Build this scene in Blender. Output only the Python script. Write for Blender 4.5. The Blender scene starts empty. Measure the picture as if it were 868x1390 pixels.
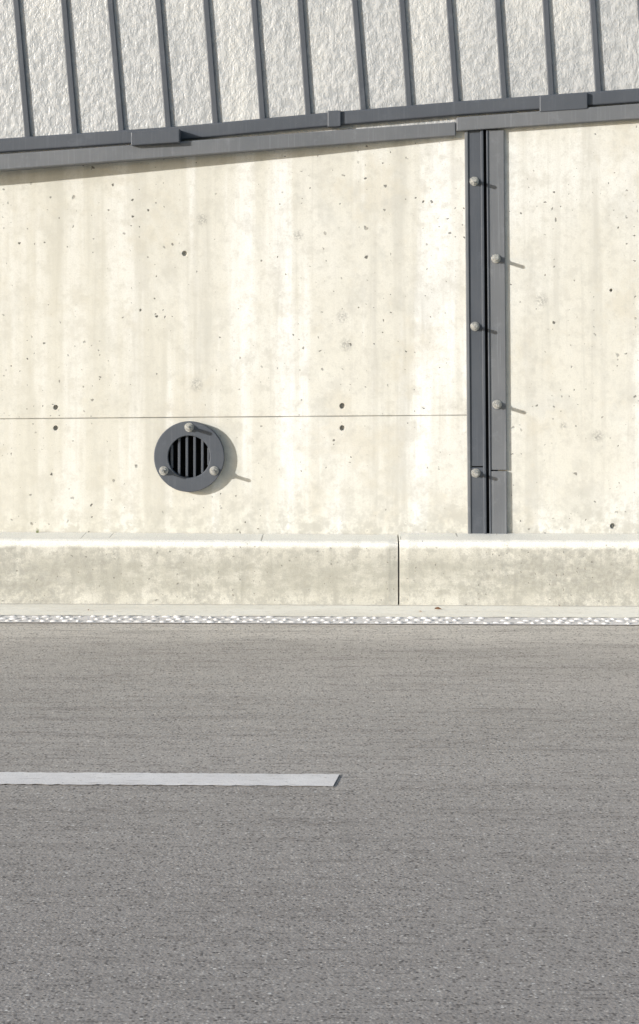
import bpy, bmesh, math, random
from mathutils import Vector
random.seed(7)
scn=bpy.context.scene
# ---------------------------------------------------------------- camera
F=2631.0; CAMY=-10.6; CAMZ=1.7; YAW=math.radians(1.4)
cam=bpy.data.cameras.new("camera"); co=bpy.data.objects.new("camera",cam); scn.collection.objects.link(co)
co.location=(0,CAMY,CAMZ); co.rotation_euler=(math.radians(90),0,YAW)
cam.lens=36*F/1390; cam.sensor_width=36; cam.shift_y=-295/1390; cam.clip_end=2000; cam.clip_start=0.1
scn.camera=co
fw=Vector((-math.sin(YAW),math.cos(YAW),0)); rt=Vector((math.cos(YAW),math.sin(YAW),0)); up=Vector((0,0,1)); C=Vector((0,CAMY,CAMZ))
# survey helper used while measuring the place: position on the wall plane Y=y / ground plane Z=z
def W(px,py,y):
    r=fw*F+rt*(px-434)+up*(400-py); t=(y-C.y)/r.y; return C+r*t
def G(px,py,z=0.0):
    r=fw*F+rt*(px-434)+up*(400-py); t=(z-C.z)/r.z; return C+r*t
# ---------------------------------------------------------------- node helper
class M:
    def __init__(s,name):
        s.m=bpy.data.materials.new(name); s.m.use_nodes=True; s.t=s.m.node_tree; s.n=s.t.nodes; s.l=s.t.links
        s.b=s.n['Principled BSDF']; s.co=s.n.new('ShaderNodeTexCoord').outputs['Object']
    def set(s,sock,v):
        if isinstance(v,bpy.types.NodeSocket): s.l.new(v,sock)
        else:
            try:
                if sock.type=='RGBA' and len(v)==3: v=(*v,1)
            except TypeError: pass
            sock.default_value=v
    def map(s,sc=(1,1,1),loc=(0,0,0),vec=None):
        n=s.n.new('ShaderNodeMapping'); s.l.new(vec or s.co,n.inputs[0]); n.inputs['Scale'].default_value=sc; n.inputs['Location'].default_value=loc; return n.outputs[0]
    def noise(s,scale,detail=4,rough=.55,vec=None,dist=0):
        n=s.n.new('ShaderNodeTexNoise'); s.l.new(vec or s.co,n.inputs['Vector']); n.inputs['Scale'].default_value=scale; n.inputs['Detail'].default_value=min(detail,4); n.inputs['Roughness'].default_value=rough; n.inputs['Distortion'].default_value=dist; return n.outputs['Fac']
    def ncol(s,scale,vec=None,detail=2):
        n=s.n.new('ShaderNodeTexNoise'); s.l.new(vec or s.co,n.inputs['Vector']); n.inputs['Scale'].default_value=scale; n.inputs['Detail'].default_value=detail; return n.outputs['Color']
    def vor(s,scale,vec=None,feature='F1',rnd=1.0):
        n=s.n.new('ShaderNodeTexVoronoi'); n.feature=feature; s.l.new(vec or s.co,n.inputs['Vector']); n.inputs['Scale'].default_value=scale; n.inputs['Randomness'].default_value=rnd; return n.outputs
    def math(s,op,a,b=0.0,c=None,clamp=False):
        n=s.n.new('ShaderNodeMath'); n.operation=op; n.use_clamp=clamp; s.set(n.inputs[0],a); s.set(n.inputs[1],b)
        if c is not None: s.set(n.inputs[2],c)
        return n.outputs[0]
    def vm(s,op,a,b):
        n=s.n.new('ShaderNodeVectorMath'); n.operation=op; s.set(n.inputs[0],a)
        if op=='SCALE': s.set(n.inputs['Scale'],b)
        else: s.set(n.inputs[1],b)
        return n.outputs['Value'] if op in('DISTANCE','LENGTH') else n.outputs[0]
    def rng(s,v,a,b,c=0.0,d=1.0,smooth=True):
        n=s.n.new('ShaderNodeMapRange'); n.interpolation_type='SMOOTHSTEP' if smooth else 'LINEAR'
        s.set(n.inputs[0],v); s.set(n.inputs[1],a); s.set(n.inputs[2],b); s.set(n.inputs[3],c); s.set(n.inputs[4],d); return n.outputs[0]
    def mix(s,f,a,b,mode='MIX'):
        n=s.n.new('ShaderNodeMix'); n.data_type='RGBA'; n.blend_type=mode; s.set(n.inputs[0],f); s.set(n.inputs[6],a); s.set(n.inputs[7],b); return n.outputs[2]
    def sep(s,v=None):
        n=s.n.new('ShaderNodeSeparateXYZ'); s.l.new(v or s.co,n.inputs[0]); return n.outputs
    def comb(s,x,y,z):
        n=s.n.new('ShaderNodeCombineXYZ'); s.set(n.inputs[0],x); s.set(n.inputs[1],y); s.set(n.inputs[2],z); return n.outputs[0]
    def bump(s,h,strength,dist,normal=None):
        n=s.n.new('ShaderNodeBump'); s.set(n.inputs['Height'],h); n.inputs['Strength'].default_value=strength; n.inputs['Distance'].default_value=dist
        if normal: s.l.new(normal,n.inputs['Normal'])
        return n.outputs[0]
    def out(s,col=None,rough=None,nrm=None,metal=None,spec=None):
        if col is not None: s.set(s.b.inputs['Base Color'],col)
        if rough is not None: s.set(s.b.inputs['Roughness'],rough)
        if metal is not None: s.set(s.b.inputs['Metallic'],metal)
        if spec is not None: s.set(s.b.inputs['Specular IOR Level'],spec)
        if nrm is not None: s.l.new(nrm,s.b.inputs['Normal'])
        return s.m
# ---------------------------------------------------------------- materials
WY=0.28
def pits(m,scale,lo,rmax,dens=None):
    sx=m.sep(); v=m.comb(sx[0],0.0,sx[2])
    w=m.vm('SCALE',m.vm('SUBTRACT',m.ncol(38,v,3),(.5,.5,.5)),0.032)
    v2=m.vm('ADD',v,w); s2=m.sep(v2)
    n=m.n.new('ShaderNodeTexVoronoi'); n.voronoi_dimensions='2D'
    s3=m.comb(s2[0],s2[2],0.0); m.l.new(s3,n.inputs['Vector']); n.inputs['Scale'].default_value=scale
    d=n.outputs['Distance']; c=m.sep(n.outputs['Color'])[0]
    r=m.rng(c,lo,1.0,0.0,1.0,False); r=m.math('MULTIPLY',m.math('POWER',r,1.8),rmax)
    if dens is not None: r=m.math('MULTIPLY',r,dens)
    r=m.math('SUBTRACT',r,0.004)
    return m.rng(m.math('SUBTRACT',r,d),-0.008,0.012,0,1)
def wall_mat():
    m=M("cast_concrete"); s=m.sep()
    col=m.mix(m.rng(m.noise(1.1,5,.6),.35,.68),(.665,.65,.585),(.745,.74,.70))
    st=m.noise(1,5,.6,m.map((5.5,1,.35)))
    col=m.mix(m.rng(st,.48,.66,0,.85),col,(.85,.85,.83))
    st2=m.noise(1,5,.6,m.map((9,1,.5),(3,0,1)))
    col=m.mix(m.rng(st2,.48,.70,0,.60),col,(.505,.495,.45))
    st3=m.noise(1,4,.7,m.map((38,1,.9),(8,0,1)))
    col=m.mix(m.rng(st3,.55,.75,0,.28),col,(.47,.46,.42))
    # pour patches, mineral bloom, grey laitance
    col=m.mix(m.rng(m.noise(2.6,4,.7,m.map((1,1,1),(5,0,2))),.52,.66,0,.38),col,(.56,.515,.415))
    col=m.mix(m.rng(m.noise(3.4,4,.7,m.map((1,1,.8),(1,0,7))),.52,.66,0,.35),col,(.50,.50,.47))
    col=m.mix(m.rng(m.noise(7,6,.72),.48,.66,0,.45),col,(.51,.495,.445))
    col=m.mix(m.rng(m.noise(22,5,.7),.50,.72,0,.42),col,(.48,.47,.425))
    lowf=m.math('MULTIPLY',m.rng(s[2],.30,.68,1,0),m.rng(m.noise(14,6,.75),.38,.60))
    col=m.mix(m.math('MULTIPLY',lowf,.65),col,(.40,.395,.36))
    col=m.mix(m.rng(m.math('ADD',s[0],m.math('MULTIPLY',m.noise(1.5),1.2)),-1.4,.3,.42,0),col,(.56,.53,.435))
    col=m.mix(m.rng(m.noise(140,3,.7),.35,.7,0,.32),col,(.49,.48,.435))
    for (px,py,r) in [(267,522,.055),(735,408,.055),(275,298,.05),(405,320,.045),(812,592,.05),(465,430,.05),(765,578,.03),(470,468,.05)]:
        p=W(px,py,WY); d=m.vm('DISTANCE',m.co,tuple(p))
        f=m.math('MULTIPLY',m.rng(d,r*.15,r,1,0),m.rng(m.noise(85,4,.75),.42,.56))
        col=m.mix(m.math('MULTIPLY',f,.65),col,(.27,.265,.25))
    dens=m.rng(m.noise(1.6,2),.34,.62,.50,1.15)
    p1=pits(m,8.5,.32,.078,dens=dens); p2=pits(m,22,.56,.115,dens=m.rng(m.noise(2.3,3),.42,.62,.3,1.4))
    p=m.math('MAXIMUM',p1,p2)
    col=m.mix(m.math('MULTIPLY',p,m.rng(m.noise(6),.35,.65,.35,.92)),col,(.08,.078,.07))  # shade inside the pits put into the colour, on top of the bump
    # inside of the seam groove and tie holes: recess shade painted into the colour
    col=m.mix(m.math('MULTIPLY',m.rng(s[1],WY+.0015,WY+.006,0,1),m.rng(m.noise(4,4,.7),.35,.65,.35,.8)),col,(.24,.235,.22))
    h=m.math('SUBTRACT',m.math('MULTIPLY',m.noise(60,6,.7),.25),p)
    nb=m.bump(h,.5,.004); nb=m.bump(m.noise(9,4,.5),.25,.01,nb)
    return m.out(col,.85,nb,spec=.25)
def kerb_mat():
    m=M("kerb_concrete"); s=m.sep()
    col=m.mix(m.rng(m.noise(3,5,.6),.35,.65),(.54,.525,.46),(.66,.645,.58))
    col=m.mix(m.rng(m.noise(16,6,.75),.45,.60,0,.65),col,(.38,.37,.33))
    st=m.noise(1,5,.6,m.map((14,1,1.2)))
    col=m.mix(m.rng(st,.5,.70,0,.5),col,(.35,.34,.30))
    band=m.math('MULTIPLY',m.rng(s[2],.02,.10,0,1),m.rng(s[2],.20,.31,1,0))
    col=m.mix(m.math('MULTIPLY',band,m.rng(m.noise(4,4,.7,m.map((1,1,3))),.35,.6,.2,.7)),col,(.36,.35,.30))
    pt=m.math('MULTIPLY',m.rng(m.noise(1.3,3,.6),.45,.6),m.rng(m.noise(34,4,.8),.42,.58))
    col=m.mix(m.math('MULTIPLY',pt,.5),col,(.29,.285,.26))
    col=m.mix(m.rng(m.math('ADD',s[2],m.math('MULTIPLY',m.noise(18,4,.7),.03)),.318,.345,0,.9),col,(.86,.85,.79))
    col=m.mix(m.rng(m.noise(170,3,.7),.4,.7,0,.45),col,(.32,.315,.29))
    p=pits(m,26,.45,.12)
    col=m.mix(m.math('MULTIPLY',p,.6),col,(.14,.135,.12))  # kerb pits: hollow shade painted dark as well
    h=m.math('SUBTRACT',m.math('MULTIPLY',m.noise(70,6,.75),.5),p)
    return m.out(col,.9,m.bump(h,.5,.004),spec=.2)
def asphalt_mat():
    m=M("asphalt"); s=m.sep()
    col=m.mix(m.rng(m.noise(.9,5,.6,m.map((.35,1,1))),.35,.65),(.46,.43,.39),(.54,.505,.46))
    col=m.mix(m.rng(s[1],-5.8,-1.6,.75,0),col,(.335,.305,.285))  # darker towards the near side: grazing sheen and wheel-track polish put into the colour
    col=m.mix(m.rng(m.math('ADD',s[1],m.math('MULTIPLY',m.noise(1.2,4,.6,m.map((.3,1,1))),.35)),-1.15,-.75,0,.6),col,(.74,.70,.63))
    st=m.noise(1,6,.7,m.map((1.1,10,1)))
    col=m.mix(m.rng(st,.46,.68,0,.50),col,(.26,.235,.215))
    st=m.noise(1,5,.7,m.map((5,55,1)))
    col=m.mix(m.rng(st,.54,.68,0,.7),col,(.14,.125,.115))
    col=m.mix(m.rng(m.noise(26,4,.8),.50,.68,0,.45),col,(.62,.58,.53))
    v=m.vor(105); c=m.sep(v['Color'])
    col=m.mix(m.math('MULTIPLY',m.rng(c[0],.55,1,0,.75),m.rng(v['Distance'],.5,.2)),col,(.82,.78,.72))
    col=m.mix(m.math('MULTIPLY',m.rng(c[1],.55,1,0,.9),m.rng(v['Distance'],.7,.3)),col,(.08,.073,.07))
    v2=m.vor(34); c2=m.sep(v2['Color'])
    sp=m.math('MULTIPLY',m.rng(c2[0],.86,.9),m.rng(v2['Distance'],.22,.12))
    col=m.mix(m.math('MULTIPLY',sp,.75),col,(.85,.83,.78))
    col=m.mix(m.rng(m.noise(240,2,.7),.38,.68,0,.45),col,(.19,.175,.16))
    h=m.math('ADD',m.math('MULTIPLY',v['Distance'],-.7),m.math('MULTIPLY',m.noise(55,5,.7),.6))
    return m.out(col,.88,m.bump(h,.4,.003),spec=.3)
def gutter_mat():
    m=M("gutter_concrete"); s=m.sep()
    col=m.mix(m.rng(m.noise(2,5,.6,m.map((.5,2,1))),.35,.65),(.82,.79,.70),(.92,.90,.82))
    col=m.mix(m.rng(m.noise(20,6,.75),.5,.7,0,.45),col,(.60,.575,.50))
    col=m.mix(m.rng(m.noise(200,3,.7),.4,.7,0,.3),col,(.54,.52,.47))
    col=m.mix(m.rng(m.math('ADD',s[1],m.math('MULTIPLY',m.noise(9,4,.7),.05)),-.012,.012,0,.5),col,(.3,.28,.25))
    return m.out(col,.92,m.bump(m.noise(80,5,.7),.3,.003),spec=.2)
def paint_mat(name,wear,base=1.0):
    m=M(name)
    col=m.mix(m.rng(m.noise(6,5,.6),.3,.7),(.80*base,.775*base,.76*base),(.90*base,.88*base,.865*base))
    w=m.math('MAXIMUM',m.rng(m.noise(45,6,.8),wear,wear+.12),m.rng(m.noise(1,6,.75,m.map((7,40,1))),wear-.01,wear+.1,0,.8))
    col=m.mix(m.math('MULTIPLY',w,.75),col,(.45,.43,.40))
    col=m.mix(m.rng(m.noise(220,2,.7),.4,.7,0,.3),col,(.58,.56,.54))
    return m.out(col,.7,m.bump(m.noise(120,4,.7),.3,.003),spec=.3)
def steel_mat(name,a,b,scr=.5):
    m=M(name)
    col=m.mix(m.rng(m.noise(3,4,.6),.3,.7),a,b)
    col=m.mix(m.rng(m.noise(1,4,.75,m.map((90,90,2.0))),.50,.75,0,scr),col,tuple(v*1.8 for v in b))
    col=m.mix(m.rng(m.noise(9,4,.75),.55,.72,0,.35),col,tuple(v*1.5+.01 for v in b))
    col=m.mix(m.rng(m.noise(60,4,.8),.67,.73,0,scr*1.3),col,(.30,.30,.29))
    r=m.rng(m.noise(20,3,.6),.3,.7,.42,.6)
    return m.out(col,r,m.bump(m.noise(90,3,.6),.05,.001),spec=.45)
def panel_mat():
    m=M("textured_panel"); s=m.sep()
    n1=m.noise(24,4,.64,m.map((1,1,.7))); n3=m.noise(6,3,.5,m.map((1.8,1,.35)))
    n4=m.noise(60,2,.6,m.map((1,1,.15)))
    h=m.math('ADD',m.math('ADD',m.rng(n1,.34,.66,0,.55),m.math('MULTIPLY',n4,.3)),m.math('MULTIPLY',n3,.7))
    col=m.mix(m.rng(n1,.38,.62),(.40,.41,.415),(.51,.515,.515))
    big=m.noise(1,4,.6,m.map((2.0,1,.7)))
    col=m.mix(m.rng(big,.44,.64,0,.65),col,(.64,.635,.605))
    col=m.mix(m.rng(m.noise(60,4,.7),.55,.72,0,.3),col,(.30,.305,.31))
    return m.out(col,m.rng(m.noise(30,3),.3,.7,.30,.45),m.bump(h,.48,.013),spec=.55)
def simple(name,c1,c2,scale,rough,metal=0,bs=.2,bd=.003):
    m=M(name); col=m.mix(m.rng(m.noise(scale,5,.7),.35,.65),c1,c2)
    return m.out(col,rough,m.bump(m.noise(scale*3,4,.6),bs,bd),metal)
MW=wall_mat(); MK=kerb_mat(); MA=asphalt_mat(); MG=gutter_mat()
MP=paint_mat("worn_road_paint",.57,.95); ME=paint_mat("edge_line_paint",.62); ME2=paint_mat("edge_line_base_paint",.52,.9)
MS=steel_mat("slate_painted_steel",(.072,.081,.097),(.084,.093,.109),.28)
MS2=steel_mat("weathered_steel",(.135,.143,.155),(.160,.167,.178),.38)
MPN=panel_mat()
MZ=simple("zinc_bolt",(.34,.34,.33),(.62,.61,.58),90,.36,.6)
MR=simple("rubber_seal",(.010,.010,.012),(.02,.02,.02),20,.8)
MPI=simple("drain_pipe_dark",(.012,.012,.012),(.03,.028,.025),20,.8)
ML=simple("weed_leaf",(.10,.14,.06),(.18,.20,.09),30,.6)
MD=simple("dry_leaf",(.20,.10,.05),(.30,.16,.08),60,.7)
MT=simple("grass_ground",(.07,.09,.035),(.12,.12,.06),3,.95,0,.5,.02)
MSW=simple("sidewalk_concrete",(.32,.30,.26),(.42,.39,.34),6,.9)
# ---------------------------------------------------------------- mesh helpers
def obj(name,bm,mat,parent=None,smooth=False):
    bmesh.ops.recalc_face_normals(bm,faces=bm.faces)
    me=bpy.data.meshes.new(name); bm.to_mesh(me); bm.free()
    if mat: me.materials.append(mat)
    if smooth:
        for p in me.polygons: p.use_smooth=True
    o=bpy.data.objects.new(name,me); scn.collection.objects.link(o)
    if parent: o.parent=parent
    return o
def empty(name):
    o=bpy.data.objects.new(name,None); scn.collection.objects.link(o); return o
def bevel(o,w,seg=2):
    b=o.modifiers.new("bevel",'BEVEL'); b.width=w; b.segments=seg; b.limit_method='ANGLE'; b.angle_limit=math.radians(40)
def prism(bm,quad,y0,y1):
    a=[bm.verts.new((x,y0,z)) for x,z in quad]; b=[bm.verts.new((x,y1,z)) for x,z in quad]
    n=len(quad); bm.faces.new(a); bm.faces.new(b[::-1])
    for i in range(n): bm.faces.new((a[i],b[i],b[(i+1)%n],a[(i+1)%n]))
def xz(px,py,y): p=W(px,py,y); return (p.x,p.z)
def sweep(bm,top,bot,y0,y1):
    rings=[]
    for i,((xa,za),(xb,zb)) in enumerate(zip(top,bot)):
        f=y0[i] if isinstance(y0,list) else y0
        rings.append([bm.verts.new((xa,f,za)),bm.verts.new((xb,f,zb)),bm.verts.new((xb,y1,zb)),bm.verts.new((xa,y1,za))])
    for a,b in zip(rings,rings[1:]):
        for k in range(4): bm.faces.new((a[k],a[(k+1)%4],b[(k+1)%4],b[k]))
    bm.faces.new(rings[0]); bm.faces.new(rings[-1][::-1])
def cyl(bm,x,z,r,y0,y1,seg=24,rot=0.0,r1=None):
    r1=r if r1 is None else r1
    a=[];b=[]
    for i in range(seg):
        t=2*math.pi*i/seg+rot
        a.append(bm.verts.new((x+r*math.cos(t),y0,z+r*math.sin(t)))); b.append(bm.verts.new((x+r1*math.cos(t),y1,z+r1*math.sin(t))))
    bm.faces.new(a); bm.faces.new(b[::-1])
    for i in range(seg): bm.faces.new((a[i],b[i],b[(i+1)%seg],a[(i+1)%seg]))
def ringm(bm,x,z,prof,seg=64):
    R=[]
    for i in range(seg):
        t=2*math.pi*i/seg
        R.append([bm.verts.new((x+r*math.cos(t),y,z+r*math.sin(t))) for r,y in prof])
    n=len(prof)
    for i in range(seg):
        a=R[i]; b=R[(i+1)%seg]
        for k in range(n): bm.faces.new((a[k],b[k],b[(k+1)%n],a[(k+1)%n]))
def box(bm,x0,x1,y0,y1,z0,z1): prism(bm,[(x0,z0),(x1,z0),(x1,z1),(x0,z1)],y0,y1)
def bolt(parent,px,py,y,name):
    x,z=xz(px,py,y); bm=bmesh.new(); rot=random.random()
    cyl(bm,x,z,.026,y-.004,y-.0005,28)
    cyl(bm,x,z,.0200,y-.022,y-.0045,6,rot)
    cyl(bm,x,z,.0100,y-.078,y-.0225,16)
    o=obj(name,bm,MZ,parent); bevel(o,.0012,1); return o
L=14.0
# ---------------------------------------------------------------- retaining wall
wall=empty("concrete_retaining_wall")
def ztop(x):
    p0=xz(0,222,.25); p1=xz(618,175,.25); return p0[1]+(x-p0[0])*(p1[1]-p0[1])/(p1[0]-p0[0])
xl=xz(641,400,WY)[0]; xr=xz(676,400,WY)[0]
def panel(name,x0,x1,seam,zoff,cutters):
    bm=bmesh.new()
    zt0=ztop(x0)+zoff; zt1=ztop(x1)+zoff
    def sz(x):
        a=xz(0,568.5,WY); b=xz(632,563.5,WY); return a[1]+(x-a[0])*(b[1]-a[1])/(b[0]-a[0])
    if seam: lv=[(-.3,WY),(sz,-.004,WY),(sz,-.0015,WY+.007),(sz,.0015,WY+.007),(sz,.003,WY),None]
    else: lv=[(-.3,WY),None]
    A=[];B=[]
    for l in lv:
        if l is None: A.append((x0,WY,zt0));B.append((x1,WY,zt1))
        elif len(l)==2: A.append((x0,l[1],l[0]));B.append((x1,l[1],l[0]))
        else: A.append((x0,l[2],l[0](x0)+l[1]));B.append((x1,l[2],l[0](x1)+l[1]))
    A+= [(x0,.68,zt0),(x0,.68,-.3)]; B+=[(x1,.68,zt1),(x1,.68,-.3)]
    a=[bm.verts.new(p) for p in A]; b=[bm.verts.new(p) for p in B]; n=len(a)
    for i in range(n): bm.faces.new((a[i],b[i],b[(i+1)%n],a[(i+1)%n]))
    bm.faces.new(a[::-1]); bm.faces.new(b)
    o=obj(name,bm,MW,wall)
    if cutters:
        cb=bmesh.new()
        for c in cutters: cyl(cb,*c)
        cu=obj("cut",cb,None); md=o.modifiers.new("b",'BOOLEAN'); md.object=cu; md.operation='DIFFERENCE'; md.solver='EXACT'
        dg=bpy.context.evaluated_depsgraph_get(); me=bpy.data.meshes.new_from_object(o.evaluated_get(dg))
        o.modifiers.clear(); o.data=me; bpy.data.objects.remove(cu,do_unlink=True)
    return o
gx,gz=xz(257,620,.235)
cuts=[(gx,gz,.135,.1,.60,48)]
for px,py,r in [(251,344,.016),(76,553,.015),(76,581,.015),(465,551,.017),(465,581,.016)]:
    x,z=xz(px,py,WY); cuts.append((x,z,r*1.12,WY-.004,WY+.018,20,0.0,r*.6))
panel("wall_panel_left",-L,xl,True,0,cuts)
rc=[]
for px,py,r in [(832,714,.016),(830,394,.010)]:
    x,z=xz(px,py,WY); rc.append((x,z,r*1.12,WY-.004,WY+.018,20,0.0,r*.6))
panel("wall_panel_right",xr,L,False,.02,rc)
bm=bmesh.new(); box(bm,xl+.002,xr-.002,WY+.03,.6,-.3,ztop(xl)-.01); obj("joint_seal",bm,MR,wall)

# ---------------------------------------------------------------- joint cover strips
jc=empty("expansion_joint_cover")
def strip(name,pts,y0,mat):
    bm=bmesh.new(); prism(bm,[xz(a,b,y0) for a,b in pts],y0,WY-.0005); o=obj(name,bm,mat,jc); bevel(o,.004,3); return o
def lerp(a,b,t): return a+(b-a)*t
def jx(x,y): return x+(y-180)/547*4.5
def sp(x0,x1,y0,y1): return [(jx(x0,y0),y0),(jx(x1,y0),y0),(jx(x1,y1),y1),(jx(x0,y1),y1)]
strip("cover_plate_left_upper",sp(631.5,655,176,633),WY-.016,MS)
strip("cover_plate_left_lower",sp(631.5,655,634.5,740),WY-.018,MS)
strip("cover_lip_left",sp(631,635.5,176,740),WY-.024,MS2)
strip("cover_lip_inner",sp(652.5,656.5,176,740),WY-.026,MS)
strip("cover_plate_right_upper",sp(661.5,684.5,176,638),WY-.020,MS2)
strip("cover_plate_right_lower",sp(661.5,684.5,639.5,740),WY-.022,MS2)
strip("cover_lip_right",sp(660.5,663,176,740),WY-.026,MS)
for i,(px,py) in enumerate([(644,246),(645,443),(646,642),(673.5,351),(675,549)]): bolt(jc,px,py,WY-.018 if i<3 else WY-.0225,"bolt_%d"%(i+1))

# ---------------------------------------------------------------- steel coping on the wall
cp=empty("steel_wall_coping")
def lin(p,q,x): return p[1]+(x-p[0])*(q[1]-p[1])/(q[0]-p[0])
t0,t1=xz(0,211.5,.24),xz(619,165.5,.24); b0,b1=xz(0,232.5,.24),xz(619,184,.24)
xe=xz(619,175,.24)[0]
X=[-L,-6,-3,xz(0,0,.2)[0],-.4,xe]
ov=[.14,.14,.14,.135,.085,.04]
bm=bmesh.new(); sweep(bm,[(x,lin(t0,t1,x)) for x in X],[(x,lin(b0,b1,x)) for x in X],[WY-o for o in ov],.72); o=obj("coping_left",bm,MS2,cp); bevel(o,.006,3)
t0r,t1r=xz(620,159.5,.24),xz(868,140.5,.24); b0r,b1r=xz(620,178,.24),xz(868,161,.24)
xs=xz(620,170,.24)[0]; X2=[xs,2,4,L]
bm=bmesh.new(); sweep(bm,[(x,lin(t0r,t1r,x)) for x in X2],[(x,lin(b0r,b1r,x)) for x in X2],[.236]*4,.72); o=obj("coping_right",bm,MS2,cp); bevel(o,.006,3)

# ---------------------------------------------------------------- noise barrier
nb=empty("noise_barrier")
RY=.252
rp=[(0,188),(245,171),(455,151.5),(620,137.5),(868,119.5)]
q=[xz(a,b,RY) for a,b in rp]
sl=(q[-1][1]-q[0][1])/(q[-1][0]-q[0][0])
top=[(-L,q[0][1]+sl*(-L-q[0][0]))]+q+[(L,q[-1][1]+sl*(L-q[-1][0]))]
th=19/243
bm=bmesh.new(); sweep(bm,top,[(x,z-th) for x,z in top],RY,.285); o=obj("bottom_rail",bm,MS,nb); bevel(o,.010,3)
HT=2.3
bm=bmesh.new(); sweep(bm,[(x,z+HT) for x,z in top],[(x,z+HT-.09) for x,z in top],RY,.285); o=obj("top_rail",bm,MS,nb); bevel(o,.010,3)
PY=.292
bm=bmesh.new(); sweep(bm,[(x,z+HT-.02) for x,z in top],[(x,z-th-.075) for x,z in top],PY,.36); obj("textured_panel",bm,MPN,nb)
bars=[(22,38),(87,102),(150,165),(215,229),(280,293),(345,357),(408,419),(482,494),(546,556),(610,620),(676,685),(741,749),(805,813)]
BY=.274
def railz(x):
    for a,b in zip(top,top[1:]):
        if a[0]<=x<=b[0]: return lin(a,b,x)
    return top[-1][1]
bm=bmesh.new(); spec=[]
for a,b in bars:
    yb=188-(b/868)*68
    p0=xz(b,yb,BY); p1=xz(a,0,BY); spec.append((p0[0],(p1[0]-p0[0])/(p1[1]-p0[1])))
x=spec[0][0]-.268
while x>-L+.3: spec.append((x,-.088)); x-=.268
x=spec[12][0]+.268
while x<L-.3: spec.append((x,-.07)); x+=.268
w=.0175
for x,k in spec:
    z0=railz(x)-.02; z1=railz(x)+HT-.05
    prism(bm,[(x-w,z0),(x+w,z0),(x+w+k*(z1-z0),z1),(x-w+k*(z1-z0),z1)],BY,PY-.0006)
o=obj("vertical_bars",bm,MS,nb); bevel(o,.005,2)
def clamp(name,px0,px1,pa,pb,h,y0,mat):
    bm=bmesh.new(); prism(bm,[xz(px0,pa+h,y0),xz(px1,pb+h,y0),xz(px1,pb,y0),xz(px0,pa,y0)],y0,.2895); o=obj(name,bm,mat,nb); bevel(o,.005,2)
clamp("rail_clamp_1",178,244,179,174.5,18.5,.135,MS)
clamp("rail_clamp_2",445,463,150.5,149.5,22,.236,MS)
clamp("rail_clamp_3",733,798,130,125.5,22,.230,MS)

# ---------------------------------------------------------------- drain grate
dg=empty("round_drain_grate")
bm=bmesh.new(); fy=WY-.048
ringm(bm,gx,gz,[(.198,WY-.020),(.198,fy+.004),(.194,fy),(.122,fy),(.118,fy+.004),(.118,WY-.020)]); obj("grate_ring",bm,MS,dg,False)
bm=bmesh.new(); ringm(bm,gx,gz,[(.165,WY-.0005),(.165,WY-.021),(.1205,WY-.021),(.1205,WY-.0005)]); obj("grate_spacer",bm,MS,dg)
bm=bmesh.new(); ringm(bm,gx,gz,[(.134,WY+.001),(.134,.56),(.128,.56),(.128,WY+.001)],48)
cyl(bm,gx,gz,.128,.55,.555,48); obj("pipe_liner",bm,MPI,dg)
bm=bmesh.new()
for px in (233.5,243.5,254,264.5,275,283.5):
    x=xz(px,620,WY-.03)[0]; dx=x-gx; h=math.sqrt(max(.119**2-dx*dx,.0001))
    box(bm,x-.0070,x+.0070,WY-.030,WY-.004,gz-h,gz+h)
o=obj("grate_bars",bm,MS,dg); bevel(o,.002,1)
for i,(px,py) in enumerate([(257,580),(222.5,639),(291,639)]): bolt(dg,px,py,fy,"grate_bolt_%d"%(i+1))

# ---------------------------------------------------------------- kerb
kb=empty("precast_kerb")
def kerb(name,x0,x1,dz0,dz1):
    H=1.7-(740-400)/F*10.6
    bm=bmesh.new(); n=max(2,int((x1-x0)/.05)); rings=[]
    for i in range(n+1):
        t=i/n; x=lerp(x0,x1,t); d=lerp(dz0,dz1,t)
        e=.006 if i in(0,n) else max(0,random.gauss(-.001,.0022))
        ee=.004 if i in(0,n) else 0
        prof=[(ee,-.2),(ee,.004),(.012+e,H+d-.004-e),(.020+e,H+d+.012-e),(.040+e,H+d+.020-e*.5),(.275,H+d+.028),(.275,-.2)]
        rings.append([bm.verts.new((x,y,z)) for y,z in prof])
    for a,b in zip(rings,rings[1:]):
        for k in range(7): bm.faces.new((a[k],b[k],b[(k+1)%7],a[(k+1)%7]))
    bm.faces.new(rings[0]); bm.faces.new(rings[-1][::-1])
    return obj(name,bm,MK,kb)
jxk=xz(541.5,780,0)[0]
ul=4.0
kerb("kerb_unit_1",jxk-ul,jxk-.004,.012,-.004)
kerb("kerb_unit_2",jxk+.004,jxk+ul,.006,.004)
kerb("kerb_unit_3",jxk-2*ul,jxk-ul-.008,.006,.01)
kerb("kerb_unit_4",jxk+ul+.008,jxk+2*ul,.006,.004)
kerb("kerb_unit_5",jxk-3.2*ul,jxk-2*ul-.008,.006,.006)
kerb("kerb_unit_6",jxk+2*ul+.008,jxk+3.2*ul,.006,.004)

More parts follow.
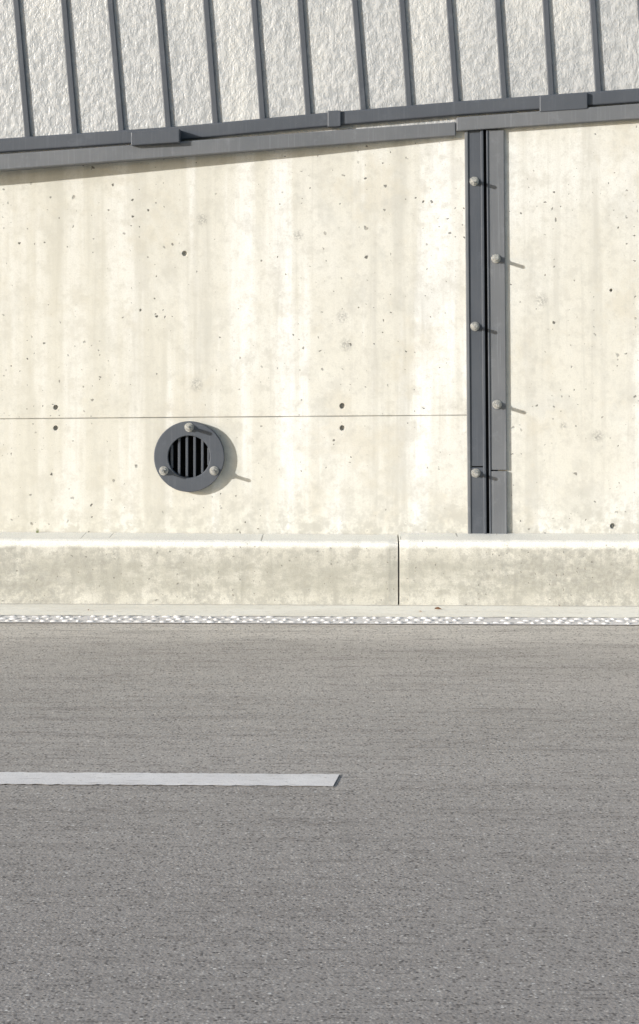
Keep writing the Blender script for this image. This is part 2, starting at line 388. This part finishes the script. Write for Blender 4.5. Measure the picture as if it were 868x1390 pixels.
# ---------------------------------------------------------------- ground, road
def sheet(name,x0,x1,y0,y1,z,mat,parent=None):
    bm=bmesh.new(); v=[bm.verts.new(p) for p in((x0,y0,z),(x1,y0,z),(x1,y1,z),(x0,y1,z))]; bm.faces.new(v); return obj(name,bm,mat,parent)
sheet("ground",-600,600,-600,600,-.02,MT)
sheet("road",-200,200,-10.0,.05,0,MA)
bm=bmesh.new(); a=[];b=[]; xx=-L
while xx<L:
    a.append(bm.verts.new((xx,-.385+random.uniform(-.008,.008),.004))); b.append(bm.verts.new((xx,.04,.004))); xx+=.06
for i in range(len(a)-1): bm.faces.new((a[i],a[i+1],b[i+1],b[i]))
obj("gutter",bm,MG)
em=empty("edge_line")
sheet("edge_line_base",-L,L,-.615,-.40,.005,ME2,em)
bm=bmesh.new(); x=-9.0
def blob(cx,cy,rx,ry,h,z0):
    n=7; c=bm.verts.new((cx,cy,z0+h)); r=[];r2=[]
    ph=random.random()*6
    for i in range(n):
        t=2*math.pi*i/n+ph; f=random.uniform(.8,1.15)
        r.append(bm.verts.new((cx+rx*f*math.cos(t),cy+ry*f*math.sin(t),z0)))
        r2.append(bm.verts.new((cx+.7*rx*f*math.cos(t),cy+.7*ry*f*math.sin(t),z0+h*.85)))
    for i in range(n):
        j=(i+1)%n; bm.faces.new((r[i],r[j],r2[j],r2[i])); bm.faces.new((r2[i],r2[j],c))
while x<9:
    for j in range(3):
        if random.random()<.07: continue
        blob(x+(.03 if j%2 else 0)+random.uniform(-.010,.010),-.575+j*.07+random.uniform(-.012,.012),random.uniform(.012,.026),random.uniform(.014,.03),random.uniform(.003,.007),.0055)
    x+=.062
obj("edge_line_studs",bm,ME,em,True)
def dash(name,xa,xb,slant):
    y1=G(300,1051.3).y; y0=G(300,1067.5).y
    bm=bmesh.new(); n=int((xb-xa)/.02); A=[];B=[]
    for i in range(n+1):
        t=i/n; x=lerp(xa,xb,t)
        A.append(bm.verts.new((x-slant*t,y0+random.uniform(-.005,.005),.004))); B.append(bm.verts.new((x,y1+random.uniform(-.005,.005),.004)))
    for i in range(n): bm.faces.new((A[i],A[i+1],B[i+1],B[i]))
    return obj(name,bm,MP)
xe=G(461,1053).x
dash("lane_dash_line",xe-3.0,xe,.02)
for i in range(1,5):
    dash("lane_dash_line",xe-3.0-9*i,xe-9*i,.02); dash("lane_dash_line",xe-3+9*i,xe+9*i,.02)
bm=bmesh.new(); box(bm,-200,200,-13.5,-10.0,-.2,.13); o=obj("sidewalk",bm,MSW); bevel(o,.02,2)
bm=bmesh.new(); n=24
a=[]
for i in range(n+1):
    x=-L+2*L*i/n; z=ztop(x)-.25
    a.append([bm.verts.new(p) for p in((x,.70,z),(x,8,z+.3),(x,30,z+.2),(x,60,-.1))])
for p,q2 in zip(a,a[1:]):
    for k in range(3): bm.faces.new((p[k],q2[k],q2[k+1],p[k+1]))
obj("embankment",bm,MT)
# ---------------------------------------------------------------- small natural bits
bm=bmesh.new()
def blade(x,y,z,dx,dz,w,yo):
    v=[bm.verts.new(p) for p in((x-w*.3,y,z),(x+w*.3,y,z),(x+dx*.6+w,y-yo*.6,z+dz*.65),(x+dx,y-yo,z+dz),(x+dx*.5-w,y-yo*.5,z+dz*.6))]; bm.faces.new(v)
wx,wz=xz(50,726,.25)
for i in range(6): blade(wx+random.uniform(-.006,.006),.262,wz-.012,random.uniform(-.015,.015),random.uniform(.03,.058),.0028,random.uniform(0,.02))
obj("weed",bm,ML)
def leaf(px,py,s):
    p=G(px,py); bm=bmesh.new(); r=random.random()*6
    c=[]
    for i,(u,v,h) in enumerate([(-1,0,.2),(-.5,.4,.5),(.2,.5,.6),(1,0,.1),(.3,-.45,.5),(-.5,-.4,.45)]):
        c.append(bm.verts.new((p.x+s*(u*math.cos(r)-v*math.sin(r)),p.y+s*(u*math.sin(r)+v*math.cos(r)),.006+h*s)))
    m=bm.verts.new((p.x,p.y,.008))
    for i in range(6): bm.faces.new((c[i],c[(i+1)%6],m))
    obj("dry_leaf",bm,MD)
leaf(595,829,.022); leaf(571,832,.010); leaf(760,824,.012); leaf(120,830,.010)
# ---------------------------------------------------------------- light
d=Vector((1.55,1.0,-.48)).normalized()
sun=bpy.data.lights.new("sun",'SUN'); sun.energy=5; sun.angle=math.radians(.5); sun.color=(1,.985,.955)
so=bpy.data.objects.new("sun",sun); scn.collection.objects.link(so); so.rotation_euler=d.to_track_quat('-Z','Y').to_euler()
el=math.asin(-d.z); az=math.atan2(-d.x,-d.y)
w=bpy.data.worlds.new("World"); scn.world=w; w.use_nodes=True; nt=w.node_tree
sk=nt.nodes.new('ShaderNodeTexSky'); sk.sky_type='NISHITA'; sk.sun_disc=False; sk.sun_elevation=el; sk.sun_rotation=az
sk.dust_density=1.5
nt.links.new(sk.outputs[0],nt.nodes['Background'].inputs[0]); nt.nodes['Background'].inputs[1].default_value=.15
scn.view_settings.view_transform='Standard'; scn.view_settings.look='None'; scn.view_settings.exposure=0
